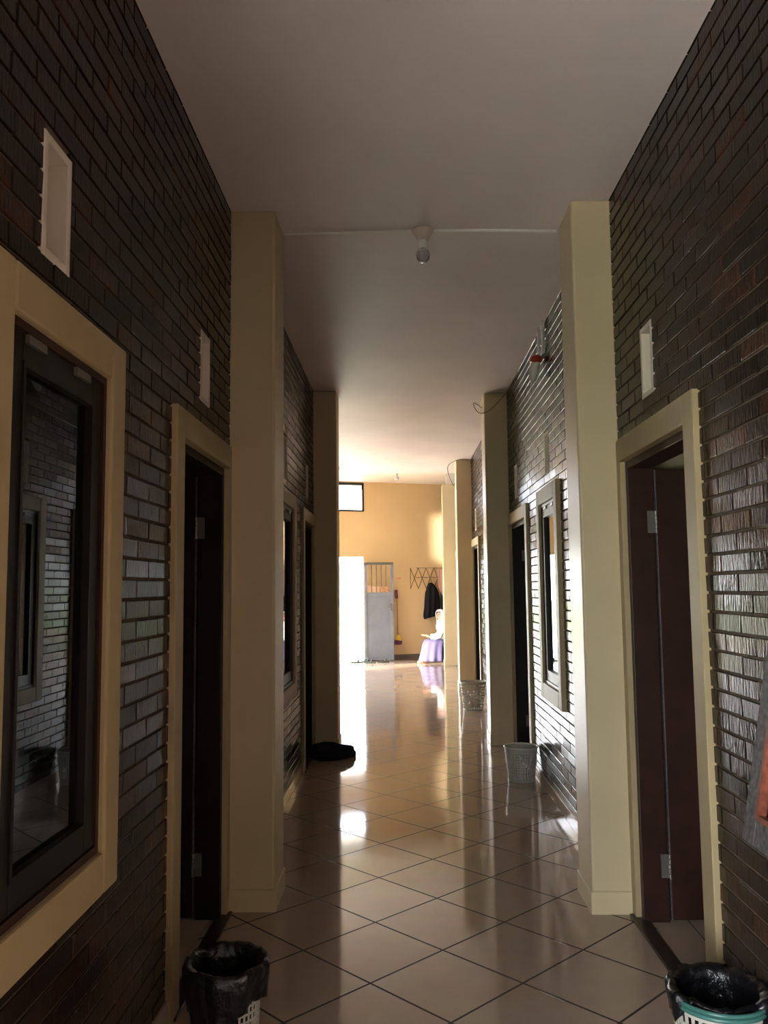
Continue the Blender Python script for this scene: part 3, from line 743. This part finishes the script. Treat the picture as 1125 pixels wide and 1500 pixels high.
loft('shirt', [(P_(.835,.02,.74),(.09,0,0),(0,.12,0)), (P_(.86,.02,.68),(.125,0,.0),(0,.17,0)), (P_(.88,.03,.58),(.13,0,0),(0,.17,0)), (P_(.91,.04,.47),(.12,0,0),(0,.17,0)), (P_(.92,.05,.40),(.12,0,0),(0,.185,0))],
     M['shirt'], per, fold=.04)
for s in (-1, 1):
    mb = MB(); mb.tube([P_(.86, .02+s*.12, .71), P_(.80, s*.17, .62), P_(.74, s*.20, .525), P_(.66, s*.155, .50), P_(.60, s*.105, .505)], [.065,.06,.055,.048,.044], 16)
    mb.build('sleeve', M['shirt'], per, smooth=True)
loft('skirt', [(P_(.74,.02,.455),(.05,0,0),(0,.05,0)), (P_(.72,.02,.452),(.20,0,-.01),(0,.17,0)), (P_(.70,.01,.42),(.245,0,-.01),(0,.20,0)), (P_(.675,0,.34),(.25,0,-.01),(0,.21,0)),
     (P_(.66,0,.22),(.26,0,0),(0,.22,0)), (P_(.65,-.01,.12),(.275,0,0),(0,.235,0)), (P_(.645,-.01,.05),(.285,0,0),(0,.245,0))],
     M['skirt'], per, n=64, fold=.10, fz=11)
mb = MB(); mb.obox((.355, PY-.07, .535), (.13, 0, -.01), (0, .13, 0), (.01, 0, .012))
tag(mb.build('notebook', M['book'], bevel=.002), 'small orange pink book held by the seated person', 'book')
st = empty('low_stool', (.93, PY+.05, 0), 'low dark stool under the seated person', 'stool')
mb = MB(); mb.box(.78, .97, PY-.11, PY+.21, .20, .235); mb.build('seat', M['darkwood'], st, bevel=.006)
for x in (.795, .955):
    for y in (PY-.095, PY+.185):
        mb = MB(); mb.box(x-.012, x+.012, y-.012, y+.012, 0, .20); mb.build('leg', M['darkwood'], st)

# ------------------------------------------------------------------ outside
mb = MB(); mb.add([(-60,-40,-.08),(60,-40,-.08),(60,90,-.08),(-60,90,-.08)], [(0,1,2,3)])
tag(mb.build('ground', M['grass']), 'green grass outside the bright doorway', 'ground', kind='structure')
mb = MB(); mb.box(-9.2, XL-TH, -9, -.31, -.07, -.01); mb.box(-9.2, HX-.14, -.31, 16.5, -.07, -.012)
tag(mb.build('yard_bounce_paving', mat('yard_bounce_pale', (.80,.75,.70), .8)), 'unseen pale ground of the side yard, added to bounce light inside', 'paving', kind='structure')  # pale reflector ground, added to light the near ceiling from below
mb = MB(); mb.box(-9.2, 9.2, 16.5 if False else 17.9, 27, -.07, -.012)
tag(mb.build('front_bounce_paving', mat('front_bounce_pale', (.50,.47,.41), .8)), 'added pale ground outside the bright doorway, bouncing light onto the ceiling', 'paving', kind='structure')  # laid over the grass to throw light up along the corridor ceiling
def tree(x, y, h, r, label, seed):
    rnd = random.Random(seed); e = empty('tree', (x, y, -.08), label, 'tree', 'leafy trees outside in the yard')
    mb = MB(); mb.tube([(x,y,-.08),(x+.05,y,h*.4),(x,y+.08,h*.8)], [.07,.05,.02], 8)
    for i in range(9):
        a = rnd.uniform(0, 6.3); z = h*rnd.uniform(.25,.7); mb.tube([(x,y,z),(x+r*.7*math.cos(a), y+r*.7*math.sin(a), z+.35)], [.022,.008], 5)
    mb.build('trunk', M['bark'], e)
    mb = MB()
    for i in range(2200):
        while True:
            p = Vector((rnd.uniform(-1,1), rnd.uniform(-1,1), rnd.uniform(-1,1)))
            if p.length < 1: break
        c = Vector((x+p.x*r, y+p.y*r, h*.62+p.z*h*.45)); a = Vector((rnd.gauss(0,1), rnd.gauss(0,1), rnd.gauss(0,.6))).normalized(); b_ = a.cross(Vector((rnd.gauss(0,1),rnd.gauss(0,1),rnd.gauss(0,1)))).normalized()
        s = rnd.uniform(.04,.075); mb.add([c-a*s, c+b_*s*.45, c+a*s, c-b_*s*.45], [(0,1,2,3)])
    mb.build('foliage', M['leaf'], e)
tree(-4.0, 11.6, 2.6, .95, 'leafy tree in the yard outside the hall opening', 1)
tree(-4.2, 13.6, 2.6, .9, 'leafy tree in the yard outside the hall opening', 2)

# ------------------------------------------------------------------ light
W = bpy.data.worlds.new('sky'); bpy.context.scene.world = W; W.use_nodes = True
bg = W.node_tree.nodes['Background']; bg.inputs['Color'].default_value = (.92,.96,1,1); bg.inputs['Strength'].default_value = 10.0
sd = bpy.data.lights.new('sun', 'SUN'); sd.energy = 20; sd.angle = math.radians(5.0); sd.color = (1,.93,.82)
so = bpy.data.objects.new('sun', sd); C.objects.link(so)
so.rotation_euler = Vector((1, .8, -.15)).to_track_quat('-Z', 'Y').to_euler()
def portal(name, loc, direction, sx, sy):
    l = bpy.data.lights.new(name, 'AREA'); l.shape = 'RECTANGLE'; l.size = sx; l.size_y = sy; l.cycles.is_portal = True
    o = bpy.data.objects.new(name, l); C.objects.link(o); o.location = loc
    o.rotation_euler = Vector(direction).to_track_quat('-Z', 'Z').to_euler()
portal('doorway_portal', ((DX0+DX1)/2, endp((DX0+DX1)/2)+.2, DZ/2), (0,-1,0), DX1-DX0+.1, DZ+.1)
portal('high_window_portal', ((WX0+WX1)/2, endp(WX1)+.2, (WZ0+WZ1)/2), (0,-1,0), WX1-WX0+.3, WZ1-WZ0+.1)
for a, b, c, d in hh: portal('yard_portal', (HX-.2, (a+b)/2, (c+d)/2), (1,0,0), b-a+.1, d-c+.1)
portal('near_yard_portal', (XL-TH-.1, -1.62, 1.15), (1,0,0), 2.6, 2.35)

# ------------------------------------------------------------------ camera
cam = bpy.data.cameras.new('camera'); co = bpy.data.objects.new('camera', cam); C.objects.link(co)
yaw, pit, rol = -.02127, .09079, -.01081
F = Vector((math.sin(yaw)*math.cos(pit), math.cos(yaw)*math.cos(pit), math.sin(pit)))
R0 = F.cross(Vector((0,0,1))).normalized(); U0 = R0.cross(F)
R = math.cos(rol)*R0 + math.sin(rol)*U0; U = -math.sin(rol)*R0 + math.cos(rol)*U0
co.matrix_world = Matrix(((R.x,U.x,-F.x,0),(R.y,U.y,-F.y,0),(R.z,U.z,-F.z,1.465),(0,0,0,1)))
cam.sensor_fit = 'AUTO'; cam.sensor_width = 36; cam.lens = 1219.4/1500*36; cam.clip_start = .02
sc = bpy.context.scene; sc.camera = co
sc.view_settings.view_transform = 'Standard'; sc.view_settings.look = 'None'; sc.view_settings.gamma = 1
sc.view_settings.exposure = 1.6
sc.cycles.max_bounces = 10; sc.cycles.diffuse_bounces = 7; sc.cycles.glossy_bounces = 6; sc.cycles.transparent_max_bounces = 12
sc.cycles.sample_clamp_indirect = 40; sc.cycles.caustics_reflective = True
sc.cycles.use_denoising = True
